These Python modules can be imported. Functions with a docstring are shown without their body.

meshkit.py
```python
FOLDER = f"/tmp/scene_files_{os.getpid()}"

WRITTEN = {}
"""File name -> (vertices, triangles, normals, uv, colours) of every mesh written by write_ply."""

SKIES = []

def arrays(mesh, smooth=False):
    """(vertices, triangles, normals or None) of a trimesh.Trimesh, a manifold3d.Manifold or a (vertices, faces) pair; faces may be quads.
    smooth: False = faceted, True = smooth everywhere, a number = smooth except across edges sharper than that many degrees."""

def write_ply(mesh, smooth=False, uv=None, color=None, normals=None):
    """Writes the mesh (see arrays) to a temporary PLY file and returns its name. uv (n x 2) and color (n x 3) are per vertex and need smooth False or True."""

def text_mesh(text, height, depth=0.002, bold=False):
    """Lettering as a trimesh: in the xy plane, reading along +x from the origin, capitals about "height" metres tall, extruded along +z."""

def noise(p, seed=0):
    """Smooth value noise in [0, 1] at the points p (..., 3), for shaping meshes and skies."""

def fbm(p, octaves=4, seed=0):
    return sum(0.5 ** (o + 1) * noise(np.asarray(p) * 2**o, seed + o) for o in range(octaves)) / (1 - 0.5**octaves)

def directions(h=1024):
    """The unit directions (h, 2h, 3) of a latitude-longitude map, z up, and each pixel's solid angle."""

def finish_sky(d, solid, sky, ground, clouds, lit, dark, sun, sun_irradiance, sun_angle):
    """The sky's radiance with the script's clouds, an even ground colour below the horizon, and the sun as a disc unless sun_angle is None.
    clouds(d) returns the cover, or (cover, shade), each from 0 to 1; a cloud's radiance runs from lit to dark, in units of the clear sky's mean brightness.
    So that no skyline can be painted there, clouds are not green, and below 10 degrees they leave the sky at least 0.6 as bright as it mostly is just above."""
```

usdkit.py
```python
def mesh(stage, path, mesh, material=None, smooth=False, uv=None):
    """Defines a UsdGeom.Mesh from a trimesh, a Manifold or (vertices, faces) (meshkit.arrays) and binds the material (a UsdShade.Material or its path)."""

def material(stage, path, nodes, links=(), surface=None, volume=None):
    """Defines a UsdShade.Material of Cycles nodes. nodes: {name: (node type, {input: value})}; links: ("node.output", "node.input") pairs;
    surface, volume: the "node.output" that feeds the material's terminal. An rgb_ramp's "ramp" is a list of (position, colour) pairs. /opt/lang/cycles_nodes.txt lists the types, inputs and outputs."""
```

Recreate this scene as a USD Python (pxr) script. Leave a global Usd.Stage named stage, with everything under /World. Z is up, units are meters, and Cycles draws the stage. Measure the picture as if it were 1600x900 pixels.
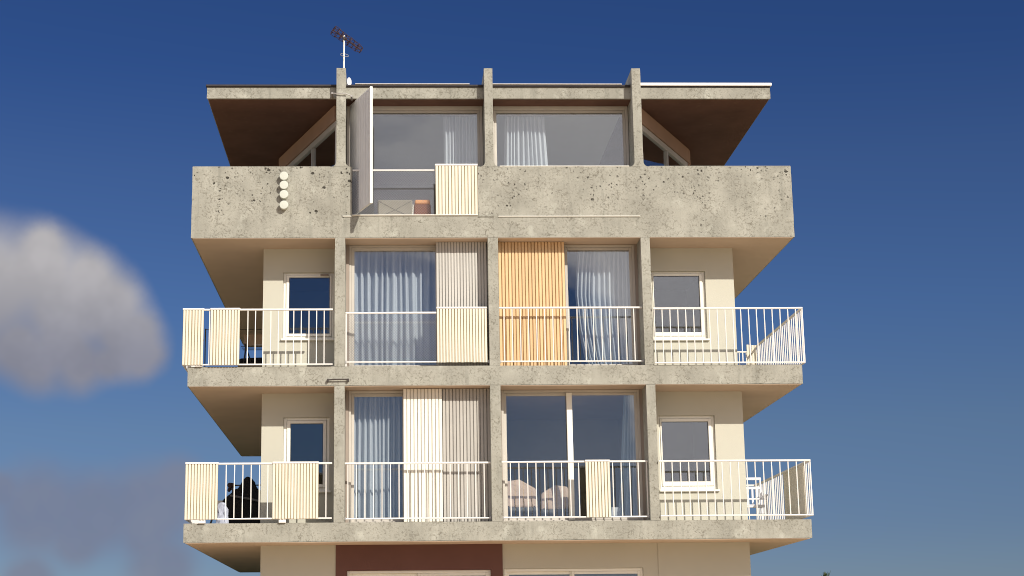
import math, random
import numpy as np
import trimesh
import manifold3d as m3
from scipy.spatial import ConvexHull
from shapely.geometry import Polygon, box as sbox
from shapely.ops import unary_union
from pxr import Usd, UsdGeom, UsdLux, UsdShade, Gf, Sdf, Vt
import usdkit, meshkit

stage = Usd.Stage.CreateInMemory()
UsdGeom.SetStageUpAxis(stage, UsdGeom.Tokens.z)
UsdGeom.SetStageMetersPerUnit(stage, 1.0)
UsdGeom.Xform.Define(stage, '/World')
UsdGeom.Scope.Define(stage, '/World/Looks')
rng = random.Random(7)


# ------------------------------------------------------------------ material graph helper
class Out:
    def __init__(self, n, o): self.n, self.o = n, o
    def __str__(self): return f'{self.n}.{self.o}'


class G:
    """A small node graph: g('noise_texture', 'fac', scale=3, vector=other) returns an output to link on."""
    def __init__(self): self.nodes, self.links = {}, []
    def __call__(self, kind, out, **kw):
        n = f'n{len(self.nodes)}'
        plain = {}
        for k, v in kw.items():
            if isinstance(v, Out): self.links.append((str(v), f'{n}.{k}'))
            else: plain[k] = v
        self.nodes[n] = (kind, plain)
        return Out(n, out)
    def math(self, t, a, b=0.0, c=0.0, clamp=False):
        return self('math', 'value', math_type=t, value1=a, value2=b, value3=c, use_clamp=clamp)
    def mix(self, f, a, b, t='mix'):
        return self('mix_color', 'result', blend_type=t, fac=f, a=a, b=b)
    def ramp(self, f, *stops): return self('rgb_ramp', 'color', fac=f, ramp=list(stops))
    def rng(self, v, a, b, c=0.0, d=1.0, t='smoothstep'):
        return self('map_range', 'result', range_type=t, value=v, from_min=a, from_max=b, to_min=c, to_max=d, clamp=True)
    def done(self, name, surface=None, volume=None):
        return usdkit.material(stage, f'/World/Looks/{name}', self.nodes, self.links, surface and str(surface), volume and str(volume))


# ------------------------------------------------------------------ camera
FOCAL_PX, CENTRE_X = 2582.89, 691.17                    # of a picture 1600 wide
EYE = (-1.9199, -30.0, 1.6)
YAW, PITCH, ROLL = 0.0311, 0.2177, 0.0096
cy, sy, cp, sp, cr, sr = *(f(a) for a in (YAW, PITCH, ROLL) for f in (math.cos, math.sin)),
ex, ey, ez = np.array([cy, -sy, 0]), np.array([sy, cy, 0]), np.array([0, 0, 1.0])
fwd, eu = ey * cp + ez * sp, -ey * sp + ez * cp
right, up = cr * ex - sr * eu, sr * ex + cr * eu
cam = UsdGeom.Camera.Define(stage, '/World/camera')
mtx = Gf.Matrix4d(*right, 0, *up, 0, *(-fwd), 0, *EYE, 1)
cam.AddTransformOp().Set(mtx)
cam.CreateHorizontalApertureAttr(36.0)
cam.CreateVerticalApertureAttr(20.25)
cam.CreateFocalLengthAttr(FOCAL_PX / 1600 * 36)
cam.CreateHorizontalApertureOffsetAttr((800 - CENTRE_X) / 1600 * 36)
cam.CreateClippingRangeAttr(Gf.Vec2f(0.1, 5000))
EXPOSURE = 0.5
cam.CreateExposureAttr(EXPOSURE)

# ------------------------------------------------------------------ sun and sky
SUN = np.array([0.67, -1.0, 0.765]); SUN = SUN / np.linalg.norm(SUN)
SUN_EL, SUN_ROT = math.asin(SUN[2]), math.atan2(SUN[0], SUN[1])
SUN_INTENSITY, SKY_STRENGTH = 0.94, 0.05
sun = UsdLux.DistantLight.Define(stage, '/World/sun')
sun.CreateIntensityAttr(SUN_INTENSITY); sun.CreateAngleAttr(0.5); sun.CreateNormalizeAttr(True)
sun.CreateColorAttr(Gf.Vec3f(1.0, 0.94, 0.84))
z_ = SUN; x_ = np.cross([0, 0, 1.0], z_); x_ /= np.linalg.norm(x_); y_ = np.cross(z_, x_)
sun.AddTransformOp().Set(Gf.Matrix4d(*x_, 0, *y_, 0, *z_, 0, 0, 0, 0, 1))


def sky_dir(az, el):
    a, e = math.radians(az), math.radians(el)
    return (math.sin(a) * math.cos(e), math.cos(a) * math.cos(e), math.sin(e))


g = G()
d = g('texture_coordinate', 'generated')
xyz = g('separate_xyz', 'x', vector=d); X, Y, Z = (Out(xyz.n, k) for k in 'xyz')
sky = g('sky_texture', 'color', sky_type='single_scattering', sun_disc=False, sun_elevation=SUN_EL, sun_rotation=SUN_ROT,
        altitude=800.0, air_density=1.0, aerosol_density=0.25, ozone_density=2.0)
# polarised, deep film blue: the clear sky is darker and more saturated overhead than at the horizon
deep = g('hsv', 'color', hue=0.505, saturation=1.0, value=1.0, color=sky)
tint = g.ramp(Z, (0.0, (.38, .455, .68)), (.073, (.376, .46, .675)), (.13, (.424, .518, .685)), (.2, (.371, .52, .775)), (.282, (.339, .485, .76)), (.343, (.247, .423, .755)), (.6, (.21, .38, .68)), (1.0, (.20, .36, .66)))
clear = g.mix(1.0, deep, tint, 'multiply')
# clouds
wob1 = g('noise_texture', 'color', vector=d, scale=9.0, detail=8.0, roughness=0.6)
wob2 = g('vector_math', 'vector', vector_math_type='x') if False else None
off = g('vector_math', 'vector', math_type='subtract', vector1=wob1, vector2=(0.5, 0.5, 0.5))
dw = g('vector_math', 'vector', math_type='multiply_add', vector1=off, vector2=(0.022, 0.022, 0.022), vector3=d)


def cloud(blobs, soft0, soft1):
    m = None
    for az, el, r in blobs:
        q = g('vector_math', 'value', math_type='distance', vector1=dw, vector2=sky_dir(az, el))
        q = g.math('multiply', q, 1 / math.radians(r))
        m = q if m is None else g.math('smoothmin', m, q, 0.5)
    return g.rng(m, soft1, soft0)


big = cloud([(-12.29, 12.67, 1.89), (-14.18, 12.15, 2.66), (-10.53, 11.66, 1.77), (-9.3, 10.83, 1.33), (-8.45, 10.3, 0.95), (-11.34, 10.33, 1.44),
             (-9.81, 9.73, 0.84), (-13.03, 10.17, 1.33), (-12.34, 13.64, 0.93), (-16.5, 11.3, 2.4), (-12.2, 9.75, 1.35), (-10.7, 9.7, 1.2), (-9.3, 9.9, 1.0), (-11.6, 11.4, 1.6), (-9.7, 11.8, 1.45), (-8.75, 10.9, 1.15), (-10.6, 12.6, 1.3), (-8.6, 9.9, 0.9)], 0.35, 1.15)
low = cloud([(-11.95, 4.75, 1.9), (-10.06, 4.66, 1.7), (-8.26, 4.89, 1.8), (-7.42, 5.75, 1.1), (-8.34, 3.92, 1.0), (-10.66, 3.7, 1.0),
             (-13.23, 5.47, 0.75), (-12.27, 2.44, 1.0), (-7.88, 2.86, 1.33), (-16.0, 4.2, 1.6), (-3.0, 2.6, 1.5)], 0.40, 1.22)
fine = g('noise_texture', 'fac', vector=d, scale=30.0, detail=3.0, roughness=0.5)
lift = g.rng(Z, 0.165, 0.235)
big_col = g.mix(lift, (1.22, 1.22, 1.46), (2.25, 2.15, 2.15))
big_col = g.mix(g.rng(fine, 0.35, 0.65), g.mix(0.12, big_col, (0, 0, 0)), big_col)
low_col = g.mix(g.rng(fine, 0.35, 0.7), (.84, .89, 1.24), (.95, .98, 1.28))
# loose cloud banks over the rest of the sky (behind the photographer, seen in the window panes)
bank = g('noise_texture', 'fac', vector=g('vector_math', 'vector', math_type='multiply', vector1=d, vector2=(1.6, 1.6, 5.0)), scale=1.3, detail=7.0, roughness=0.55)
edge = g.math('add', g.math('multiply_add', X, 0.35, g.math('add', Z, g.rng(X, 0.12, 0.17, 0.0, 0.22))), g.math('multiply', g.math('subtract', bank, 0.5), 0.35))
behind = g.math('multiply', g.rng(Y, 0.05, -0.35), g.rng(edge, 0.25, 0.33))
bank = g.math('multiply', g.rng(bank, 0.30, 0.50, 0.45, 1.0), behind)
haze_band = g.math('multiply', g.math('multiply', g.rng(Y, 0.0, -0.4), g.rng(Z, 0.20, 0.10)), g.rng(X, 0.0, 0.12, 0.0, 0.33))   # pale haze low under the sun
UNIT = 3.2                                             # cloud radiance in the sky texture's units
c = g.mix(g.math('multiply', low, 0.70), clear, g.mix(1.0, low_col, (UNIT, UNIT, UNIT), 'multiply'))
c = g.mix(g.math('multiply', big, 0.93), c, g.mix(1.0, big_col, (UNIT, UNIT, UNIT), 'multiply'))
c = g.mix(bank, c, (4.6 * UNIT, 4.4 * UNIT, 4.5 * UNIT))
c = g.mix(haze_band, c, (3.9 * UNIT, 3.8 * UNIT, 4.0 * UNIT))
bg = g('background_shader', 'background', color=c, strength=SKY_STRENGTH)
sky_mat = g.done('sky_look', bg)
dome = UsdLux.DomeLight.Define(stage, '/World/sky')
UsdShade.MaterialBindingAPI.Apply(dome.GetPrim()).Bind(sky_mat)
dome.GetPrim().SetCustomDataByKey('kind', 'structure')
dome.GetPrim().SetCustomDataByKey('label', 'deep blue sky with grey clouds low on the left')

# ------------------------------------------------------------------ prim helpers
taken = {}


def numbered(parent, name):
    k = (parent, name); n = taken.get(k, -1) + 1; taken[k] = n
    return f'{parent}/{name}' if n == 0 else f'{parent}/{name}_{n:03d}'


def path_of(p): return '/World' if p is None else str(p.GetPath())


def tag(p, label=None, category=None, group=None, kind=None):
    for k, v in (('label', label), ('category', category), ('group', group), ('kind', kind)):
        if v: p.SetCustomDataByKey(k, v)
    return p


def thing(name, label, category, loc=(0, 0, 0), rotz=0.0, group=None):
    x = UsdGeom.Xform.Define(stage, numbered('/World', name))
    x.AddTranslateOp().Set(Gf.Vec3d(*loc))
    if rotz: x.AddRotateZOp().Set(math.degrees(rotz))
    return tag(x.GetPrim(), label, category, group)


def holder(name, parent, label=None):
    """A part that is nothing but its own pieces."""
    return tag(UsdGeom.Xform.Define(stage, numbered(path_of(parent), name)).GetPrim(), label)


BOX_T = {}


def _box_template():
    s = []
    for sx in (-1, 1):
        for sy_ in (-1, 1):
            for sz in (-1, 1):
                for k in range(3):
                    s.append((sx, sy_, sz, k))
    pts = np.array([[sx * (1 - .2 * (k != 0)), sy_ * (1 - .2 * (k != 1)), sz * (1 - .2 * (k != 2))] for sx, sy_, sz, k in s])
    h = ConvexHull(pts); f = h.simplices.copy()
    for i, t in enumerate(f):
        n = np.cross(pts[t[1]] - pts[t[0]], pts[t[2]] - pts[t[0]])
        if n @ h.equations[i, :3] < 0: f[i] = t[::-1]
    return np.array(s), f


BS, BF = _box_template()


class MB:
    """Collects shapes into one mesh."""
    def __init__(self): self.v, self.f, self.n = [], [], 0
    def add(self, v, f):
        v, f = np.asarray(v, float), np.asarray(f, int)
        self.v.append(v); self.f.append(f + self.n); self.n += len(v); return self
    def mesh(self, m): return self.add(m.vertices, m.faces)
    def box(self, x0, x1, y0, y1, z0, z1, ch=0.0):
        c, h = np.array([(x0 + x1) / 2, (y0 + y1) / 2, (z0 + z1) / 2]), np.array([x1 - x0, y1 - y0, z1 - z0]) / 2
        if ch <= 0:
            v = np.array([[a, b, e] for a in (-1, 1) for b in (-1, 1) for e in (-1, 1)]) * h + c
            return self.add(v, [[0, 1, 3], [0, 3, 2], [4, 6, 7], [4, 7, 5], [0, 4, 5], [0, 5, 1], [2, 3, 7], [2, 7, 6], [0, 2, 6], [0, 6, 4], [1, 5, 7], [1, 7, 3]])
        ch = min(ch, h.min() * .45)
        v = BS[:, :3] * (h - ch * (BS[:, 3:4] != np.arange(3)))
        return self.add(v + c, BF)
    def obox(self, p0, p1, w, z0, z1, ch=0.0, side=0.0):
        """A box along p0-p1 in plan, w thick (side shifts it sideways)."""
        p0, p1 = np.array(p0, float), np.array(p1, float); L = np.linalg.norm(p1 - p0); u = (p1 - p0) / L; n = np.array([-u[1], u[0]])
        k = MB().box(0, L, side - w / 2, side + w / 2, z0, z1, ch)
        v = np.vstack(k.v)
        xy = p0 + v[:, :1] * u + v[:, 1:2] * n
        return self.add(np.hstack([xy, v[:, 2:]]), np.vstack(k.f))
    def prism(self, poly, y0, y1):
        """A polygon in (x, z) carried from y0 to y1."""
        for p in getattr(poly, 'geoms', [poly]):
            m = trimesh.creation.extrude_polygon(p, y1 - y0, engine='earcut')
            v = np.array(m.vertices); v = np.stack([v[:, 0], y1 - v[:, 2], v[:, 1]], 1)
            self.add(v, m.faces)
        return self
    def tube(self, pts, r, sides=6, closed=False):
        P = np.array(pts, float); n = len(P)
        R = np.broadcast_to(np.asarray(r, float), (n,))
        T = np.gradient(P, axis=0) if not closed else np.roll(P, -1, 0) - np.roll(P, 1, 0)
        T /= np.linalg.norm(T, axis=1, keepdims=True) + 1e-12
        ref = np.array([0, 0, 1.0]) if abs(T[:, 2]).mean() < .8 else np.array([0, 1.0, 0])
        A = np.cross(T, ref); A /= np.linalg.norm(A, axis=1, keepdims=True) + 1e-12; B = np.cross(T, A)
        th = np.arange(sides) / sides * 2 * math.pi
        v = (P[:, None] + R[:, None, None] * (A[:, None] * np.cos(th)[None, :, None] + B[:, None] * np.sin(th)[None, :, None])).reshape(-1, 3)
        f = []
        for i in range(n if closed else n - 1):
            a, b = i * sides, ((i + 1) % n) * sides
            for k in range(sides):
                q = (k + 1) % sides
                f += [[a + k, a + q, b + q], [a + k, b + q, b + k]]
        if not closed:
            for k in range(1, sides - 1):
                f += [[0, k + 1, k], [(n - 1) * sides, (n - 1) * sides + k, (n - 1) * sides + k + 1]]
        return self.add(v, np.array(f)[:, ::-1])
    def tri(self): return np.vstack(self.v), np.vstack(self.f)
    def build(self, name, material, parent=None, label=None, smooth=False, kind=None):
        m = usdkit.mesh(stage, numbered(path_of(parent), name), self.tri(), material, smooth)
        return tag(m.GetPrim(), label, kind=kind)


# ------------------------------------------------------------------ materials
def pos(g): return g('geometry', 'position')


def scaled(g, v, s): return g('vector_math', 'vector', math_type='multiply', vector1=v, vector2=s)


def simple(name, col, rough=0.6, vary=0.08, scale=3.0, bump=0.0, bscale=60.0, spec=0.4, metal=0.0, streak=0.0, piece=0.0, dirt=None, sheen=0.0, foot=0.0):
    g = G(); p = pos(g)
    n = g('noise_texture', 'fac', vector=p, scale=scale, detail=6.0, roughness=0.6)
    col = np.array(col, float)
    c = g.ramp(n, (0.25, tuple(col * (1 - vary))), (0.75, tuple(np.minimum(col * (1 + vary), 0.95))))
    if piece:
        r = g('object_info', 'random')
        c = g.mix(1.0, c, g.ramp(r, (0, (1 - piece,) * 3), (1, (1 + piece * .4, 1 + piece * .35, 1 + piece * .3))), 'multiply')
    if streak:
        s = g('noise_texture', 'fac', vector=scaled(g, p, (9.0, 9.0, 0.5)), scale=2.0, detail=5.0, roughness=0.6)
        c = g.mix(g.rng(s, 0.45, 0.8, 0.0, streak), c, tuple(col * np.array([.55, .5, .45])))
    if foot:
        gz = g('separate_xyz', 'z', vector=g('texture_coordinate', 'generated'))
        s = g('noise_texture', 'fac', vector=scaled(g, p, (30.0, 30.0, 12.0)), scale=1.0, detail=4.0)
        c = g.mix(g.math('multiply', g.rng(gz, 0.085, 0.0), g.rng(s, 0.35, 0.62, 0.1, foot)), c, (.14, .085, .05))
    if dirt:
        s = g('noise_texture', 'fac', vector=p, scale=7.0, detail=8.0, roughness=0.7)
        c = g.mix(g.rng(s, 0.55, 0.75, 0.0, 0.7), c, dirt)
    kw = {}
    if bump:
        b = g('noise_texture', 'fac', vector=p, scale=bscale, detail=4.0, roughness=0.6)
        kw['normal'] = g('bump', 'normal', height=b, strength=bump, distance=0.01)
    s = g('principled_bsdf', 'BSDF', base_color=c, roughness=rough, metallic=metal, specular_ior_level=spec, sheen_weight=sheen, **kw)
    return g.done(name, s)


def concrete(name, pits, squiggle, light=1.0):
    g = G(); p = pos(g)
    w = g('noise_texture', 'color', vector=p, scale=6.0, detail=3.0)
    w = g('vector_math', 'vector', math_type='subtract', vector1=w, vector2=(.5, .5, .5))
    pw = g('vector_math', 'vector', math_type='multiply_add', vector1=w, vector2=(.10, .10, .10), vector3=p)
    w2 = g('noise_texture', 'color', vector=p, scale=26.0, detail=3.0)
    w2 = g('vector_math', 'vector', math_type='subtract', vector1=w2, vector2=(.5, .5, .5))
    pw2 = g('vector_math', 'vector', math_type='multiply_add', vector1=w2, vector2=(.05, .05, .05), vector3=pw)
    pw3 = g('vector_math', 'vector', math_type='multiply_add', vector1=w2, vector2=(.03, .03, .03), vector3=scaled(g, p, (1.0, 1.0, 1.25)))
    mott = g('noise_texture', 'fac', vector=p, scale=1.6, detail=8.0, roughness=0.62)
    L = light
    base = g.ramp(mott, (0.28, (.238 * L, .231 * L, .196 * L)), (0.5, (.31 * L, .301 * L, .257 * L)), (0.72, (.385 * L, .375 * L, .322 * L)))
    grain = g('noise_texture', 'fac', vector=p, scale=70.0, detail=3.0, roughness=0.7)
    base = g.mix(1.0, base, g.ramp(grain, (0.3, (.86, .86, .86)), (0.7, (1.1, 1.1, 1.1))), 'multiply')
    streak = g('noise_texture', 'fac', vector=scaled(g, p, (5.0, 5.0, 0.45)), scale=1.6, detail=6.0, roughness=0.6)
    base = g.mix(g.rng(streak, 0.50, 0.76, 0.0, 0.6), base, (.185 * L, .183 * L, .155 * L))
    pale = g('noise_texture', 'fac', vector=scaled(g, pw, (1.0, 1.0, 0.7)), scale=3.3, detail=5.0, roughness=0.6)
    base = g.mix(g.rng(pale, 0.55, 0.72, 0.0, 0.45), base, (.49 * L, .49 * L, .425 * L))
    # curly hairline marks left by the boards and the wash-out of the cement
    zone = g('noise_texture', 'fac', vector=p, scale=2.4, detail=4.0)
    def lines(scale, wid, vec, zlo, zhi, amount):
        e = g('voronoi_texture', 'distance', vector=vec, scale=scale, feature='distance_to_edge')
        e = g.rng(e, wid, 0.0)
        br = g('noise_texture', 'fac', vector=p, scale=scale * 1.3, detail=2.0)
        return g.math('multiply', g.math('multiply', e, g.rng(br, 0.48, 0.60)), g.rng(zone, zlo, zhi, 0.0, amount))
    l1 = lines(8.0, 0.075, pw2, 0.40, 0.62, 0.7 * squiggle)
    l2 = lines(17.0, 0.15, pw2, 0.30, 0.55, 0.55 * squiggle)
    ln = g.math('maximum', l1, l2)
    base = g.mix(ln, base, (.10, .088, .062))
    # bug holes
    pz = g('separate_xyz', 'z', vector=p)
    patch = g('noise_texture', 'fac', vector=p, scale=1.7, detail=5.0, roughness=0.6)
    patch = g.math('add', patch, g.math('multiply', g.math('minimum', g.math('subtract', pz, 9.95), 0.7), 0.16))
    def holes(scale, r0, r1, keep, z0, z1):
        vo = g('voronoi_texture', 'distance', vector=pw3 if scale < 6 else pw2, scale=scale, feature='f1')
        colr = g('separate_color', 'r', color=Out(vo.n, 'color')); cg = Out(colr.n, 'g')
        rad = g.rng(cg, 0.0, 1.0, r0, r1, 'linear')
        inside = g.math('subtract', rad, vo)
        m = g.rng(inside, 0.0, 0.045)
        return g.math('multiply', g.math('multiply', m, g.math('greater_than', colr, keep)), g.rng(patch, z0 + .05, z1 + .05))
    h1 = holes(4.8, 0.07, 0.19, 0.60, 0.40, 0.47)
    h3 = holes(21.0, 0.13, 0.38, 0.55, 0.40, 0.56)
    h2 = holes(10.5, 0.09, 0.24, 0.48, 0.40, 0.52)
    pit = g.math('multiply', g.math('maximum', g.math('maximum', h1, h3), h2), pits)
    q = g('separate_xyz', 'x', vector=p)
    lowbeam = g.math('multiply', g.math('less_than', Out(q.n, 'z'), 9.62), g.math('less_than', g.math('absolute', q), 2.8))
    pit = g.math('multiply', pit, g.math('multiply_add', lowbeam, -0.85, 1.0))
    base = g.mix(g.math('multiply', pit, 0.9), base, (.022, .019, .014))
    h = g.math('multiply_add', mott, 0.4, g.math('multiply', grain, 0.12))
    h = g.math('subtract', h, g.math('multiply', pit, 1.0))
    h = g.math('subtract', h, g.math('multiply', ln, 0.35))
    nb = g('bump', 'normal', height=h, strength=0.55, distance=0.02)
    s = g('principled_bsdf', 'BSDF', base_color=base, roughness=0.9, specular_ior_level=0.25, normal=nb)
    return g.done(name, s)


M = {}
M['concrete'] = concrete('pitted_concrete', 1.0, 1.0)
M['concrete_plain'] = concrete('plain_concrete', 0.22, 0.95, 1.0)
M['soffit'] = simple('tan_soffit_paint', (.525, .41, .315), 0.85, 0.07, 1.2, 0.15, 90.0, 0.2, streak=0.0)
M['roof_soffit'] = simple('brown_roof_soffit', (.130, .068, .050), 0.8, 0.22, 1.5, 0.2, 30.0, 0.2, dirt=(.20, .12, .08))
M['render'] = simple('cream_render', (.51, .495, .415), 0.9, 0.03, 1.3, 0.35, 140.0, 0.2)
M['brown_render'] = simple('brown_render', (.145, .072, .060), 0.9, 0.08, 1.5, 0.35, 140.0, 0.2)
M['band'] = simple('brown_pink_band', (.36, .235, .165), 0.8, 0.08, 2.0, 0.1, 50.0, 0.3)
M['white'] = simple('white_frame_paint', (.80, .78, .70), 0.45, 0.04, 3.0, 0.0, spec=0.45)
M['rail'] = simple('white_rail_paint', (.74, .72, .68), 0.5, 0.06, 6.0, 0.0, spec=0.4, piece=0.05)
M['frame'] = simple('cream_aluminium', (.48, .45, .40), 0.5, 0.06, 3.0, 0.0, spec=0.4)
M['jamb'] = simple('taupe_jamb', (.30, .25, .21), 0.6, 0.08, 3.0, 0.0, spec=0.3)
M['slat_cream'] = simple('cream_slat', (.69, .645, .53), 0.6, 0.06, 5.0, 0.0, spec=0.3, streak=0.2, piece=0.09, foot=0.75)
M['slat_white'] = simple('white_slat', (.78, .75, .66), 0.6, 0.04, 5.0, 0.0, spec=0.3, streak=0.1, piece=0.06)
M['slat_grey'] = simple('grey_slat', (.505, .49, .455), 0.6, 0.05, 5.0, 0.0, spec=0.3, streak=0.15, piece=0.08)
M['slat_orange'] = simple('orange_slat', (.65, .455, .255), 0.6, 0.06, 5.0, 0.0, spec=0.3, streak=0.2, piece=0.12)
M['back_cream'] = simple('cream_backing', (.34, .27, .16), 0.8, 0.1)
M['slat_taupe'] = simple('taupe_grey_slat', (.43, .41, .375), 0.6, 0.05, 5.0, 0.0, spec=0.3, streak=0.15, piece=0.08)
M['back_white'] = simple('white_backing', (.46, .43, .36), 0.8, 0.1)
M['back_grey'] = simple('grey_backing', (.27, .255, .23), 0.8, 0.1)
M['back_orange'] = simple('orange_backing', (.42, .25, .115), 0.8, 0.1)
M['slat_pale'] = simple('pale_grey_slat', (.64, .635, .62), 0.6, 0.04, 5.0, 0.0, spec=0.3, streak=0.08, piece=0.05)
M['flash_dark'] = simple('dark_roof_felt', (.035, .03, .032), 0.8, 0.3, 6.0, 0.2)
M['flash_white'] = simple('white_roof_flashing', (.86, .84, .80), 0.4, 0.05, 4.0, streak=0.0, spec=0.5)
M['vent'] = simple('pale_vent_paint', (.50, .52, .46), 0.55, 0.04, 5.0, spec=0.4)
M['steel'] = simple('dull_steel', (.42, .40, .38), 0.45, 0.15, 12.0, metal=0.6)
M['dark_steel'] = simple('dark_steel', (.06, .05, .045), 0.5, 0.2, 12.0, metal=0.3)
M['rust'] = simple('rusty_aerial', (.055, .026, .022), 0.7, 0.4, 14.0, metal=0.2)
M['net'] = simple('grey_net_wire', (.24, .24, .27), 0.6, 0.05)
M['inner_wall'] = simple('inner_wall_paint', (.34, .32, .29), 0.9, 0.05)
M['inner_ceiling'] = simple('inner_ceiling_paint', (.55, .53, .50), 0.9, 0.03)
M['black_cloth'] = simple('black_cover_cloth', (.012, .010, .010), 0.75, 0.4, 5.0, 0.4, 30.0, 0.25)
M['grey_cloth'] = simple('grey_cushion_cloth', (.27, .26, .22), 0.9, 0.08, 6.0, 0.3, 120.0)
M['red_brown'] = simple('red_brown_cloth', (.20, .085, .055), 0.8, 0.1, 6.0, 0.3, 100.0)
M['orange_cloth'] = simple('orange_cloth', (.72, .36, .17), 0.8, 0.06, 6.0, 0.3, 100.0)
M['beige_cloth'] = simple('beige_armchair_cloth', (.62, .44, .33), 0.9, 0.07, 4.0, 0.35, 90.0, sheen=0.2)
M['strap'] = simple('grey_strap', (.12, .115, .11), 0.7, 0.1)
M['bag'] = simple('pale_bag_plastic', (.36, .38, .46), 0.5, 0.2, 12.0, 0.3, 30.0)
M['white_plastic'] = simple('white_plastic', (.80, .80, .84), 0.35, 0.03, spec=0.5)
M['ground'] = simple('sandy_ground', (.60, .46, .31), 0.95, 0.2, 0.8, 0.4, 20.0, dirt=(.16, .18, .09))
M['asphalt'] = simple('asphalt', (.055, .055, .056), 0.9, 0.2, 2.0, 0.4, 60.0)
M['bark'] = simple('bark', (.12, .09, .065), 0.9, 0.3, 8.0, 0.6, 30.0)


def pane_mat(name, face, tintc):
    g = G(); p = pos(g)
    nz = g('noise_texture', 'fac', vector=p, scale=1.1, detail=2.0)
    nb = g('bump', 'normal', height=nz, strength=0.10, distance=0.02)
    lw = g('layer_weight', 'facing', blend=0.5)
    f = g.math('multiply_add', g.math('power', lw, 4.0), 0.8, face)     # the same from both sides of the glass
    t = g('transparent_bsdf', 'BSDF', color=tintc)
    s = g('glossy_bsdf', 'BSDF', color=(.95, .97, 1.0), roughness=0.0, normal=nb)
    return g.done(name, g('mix_closure', 'closure', fac=f, closure1=t, closure2=s))


M['pane'] = pane_mat('window_pane', 0.125, (.93, .955, .965))


def curtain_mat(name, col, trans):
    g = G(); p = pos(g)
    n = g('noise_texture', 'fac', vector=scaled(g, p, (40.0, 40.0, 3.0)), scale=1.0, detail=3.0)
    c = g.ramp(n, (0.3, tuple(np.array(col) * .93)), (0.7, tuple(np.array(col))))
    a = g('principled_bsdf', 'BSDF', base_color=c, roughness=0.9, specular_ior_level=0.1)
    b = g('translucent_bsdf', 'BSDF', color=c)
    return g.done(name, g('mix_closure', 'closure', fac=trans, closure1=a, closure2=b))


M['curtain'] = curtain_mat('white_curtain', (.66, .67, .69), 0.16)
M['curtain_blue'] = curtain_mat('bluish_curtain', (.45, .54, .60), 0.16)


def leaf_mat():
    g = G(); r = g('geometry', 'random_per_island')
    c = g.ramp(r, (0, (.06, .085, .03)), (0.6, (.11, .14, .035)), (1, (.30, .30, .08)))
    a = g('principled_bsdf', 'BSDF', base_color=c, roughness=0.5, specular_ior_level=0.4)
    b = g('translucent_bsdf', 'BSDF', color=c)
    return g.done('leaf', g('mix_closure', 'closure', fac=0.35, closure1=a, closure2=b))


M['leaf'] = leaf_mat()

# ------------------------------------------------------------------ ground
def setting(name, mb, mat, label):
    return tag(mb.build(name, mat), label, kind='structure')


def sheet(x0, x1, y0, y1, z, n=1):
    return MB().add([[x0, y0, z], [x1, y0, z], [x1, y1, z], [x0, y1, z]], [[0, 1, 2], [0, 2, 3]])


setting('ground', sheet(-900, 900, -600, 1500, 0.0), M['ground'], 'dry sandy ground around the apartment building')
M['grass'] = simple('lawn_grass', (.055, .075, .025), 0.9, 0.3, 1.5, 0.6, 25.0)
setting('lawn', sheet(-60, 60, 2.0, 120, 0.004), M['grass'], 'green lawn behind the building')
setting('road', sheet(-900, 900, -43, -35, 0.004), M['asphalt'], 'asphalt road in front of the building')

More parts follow.
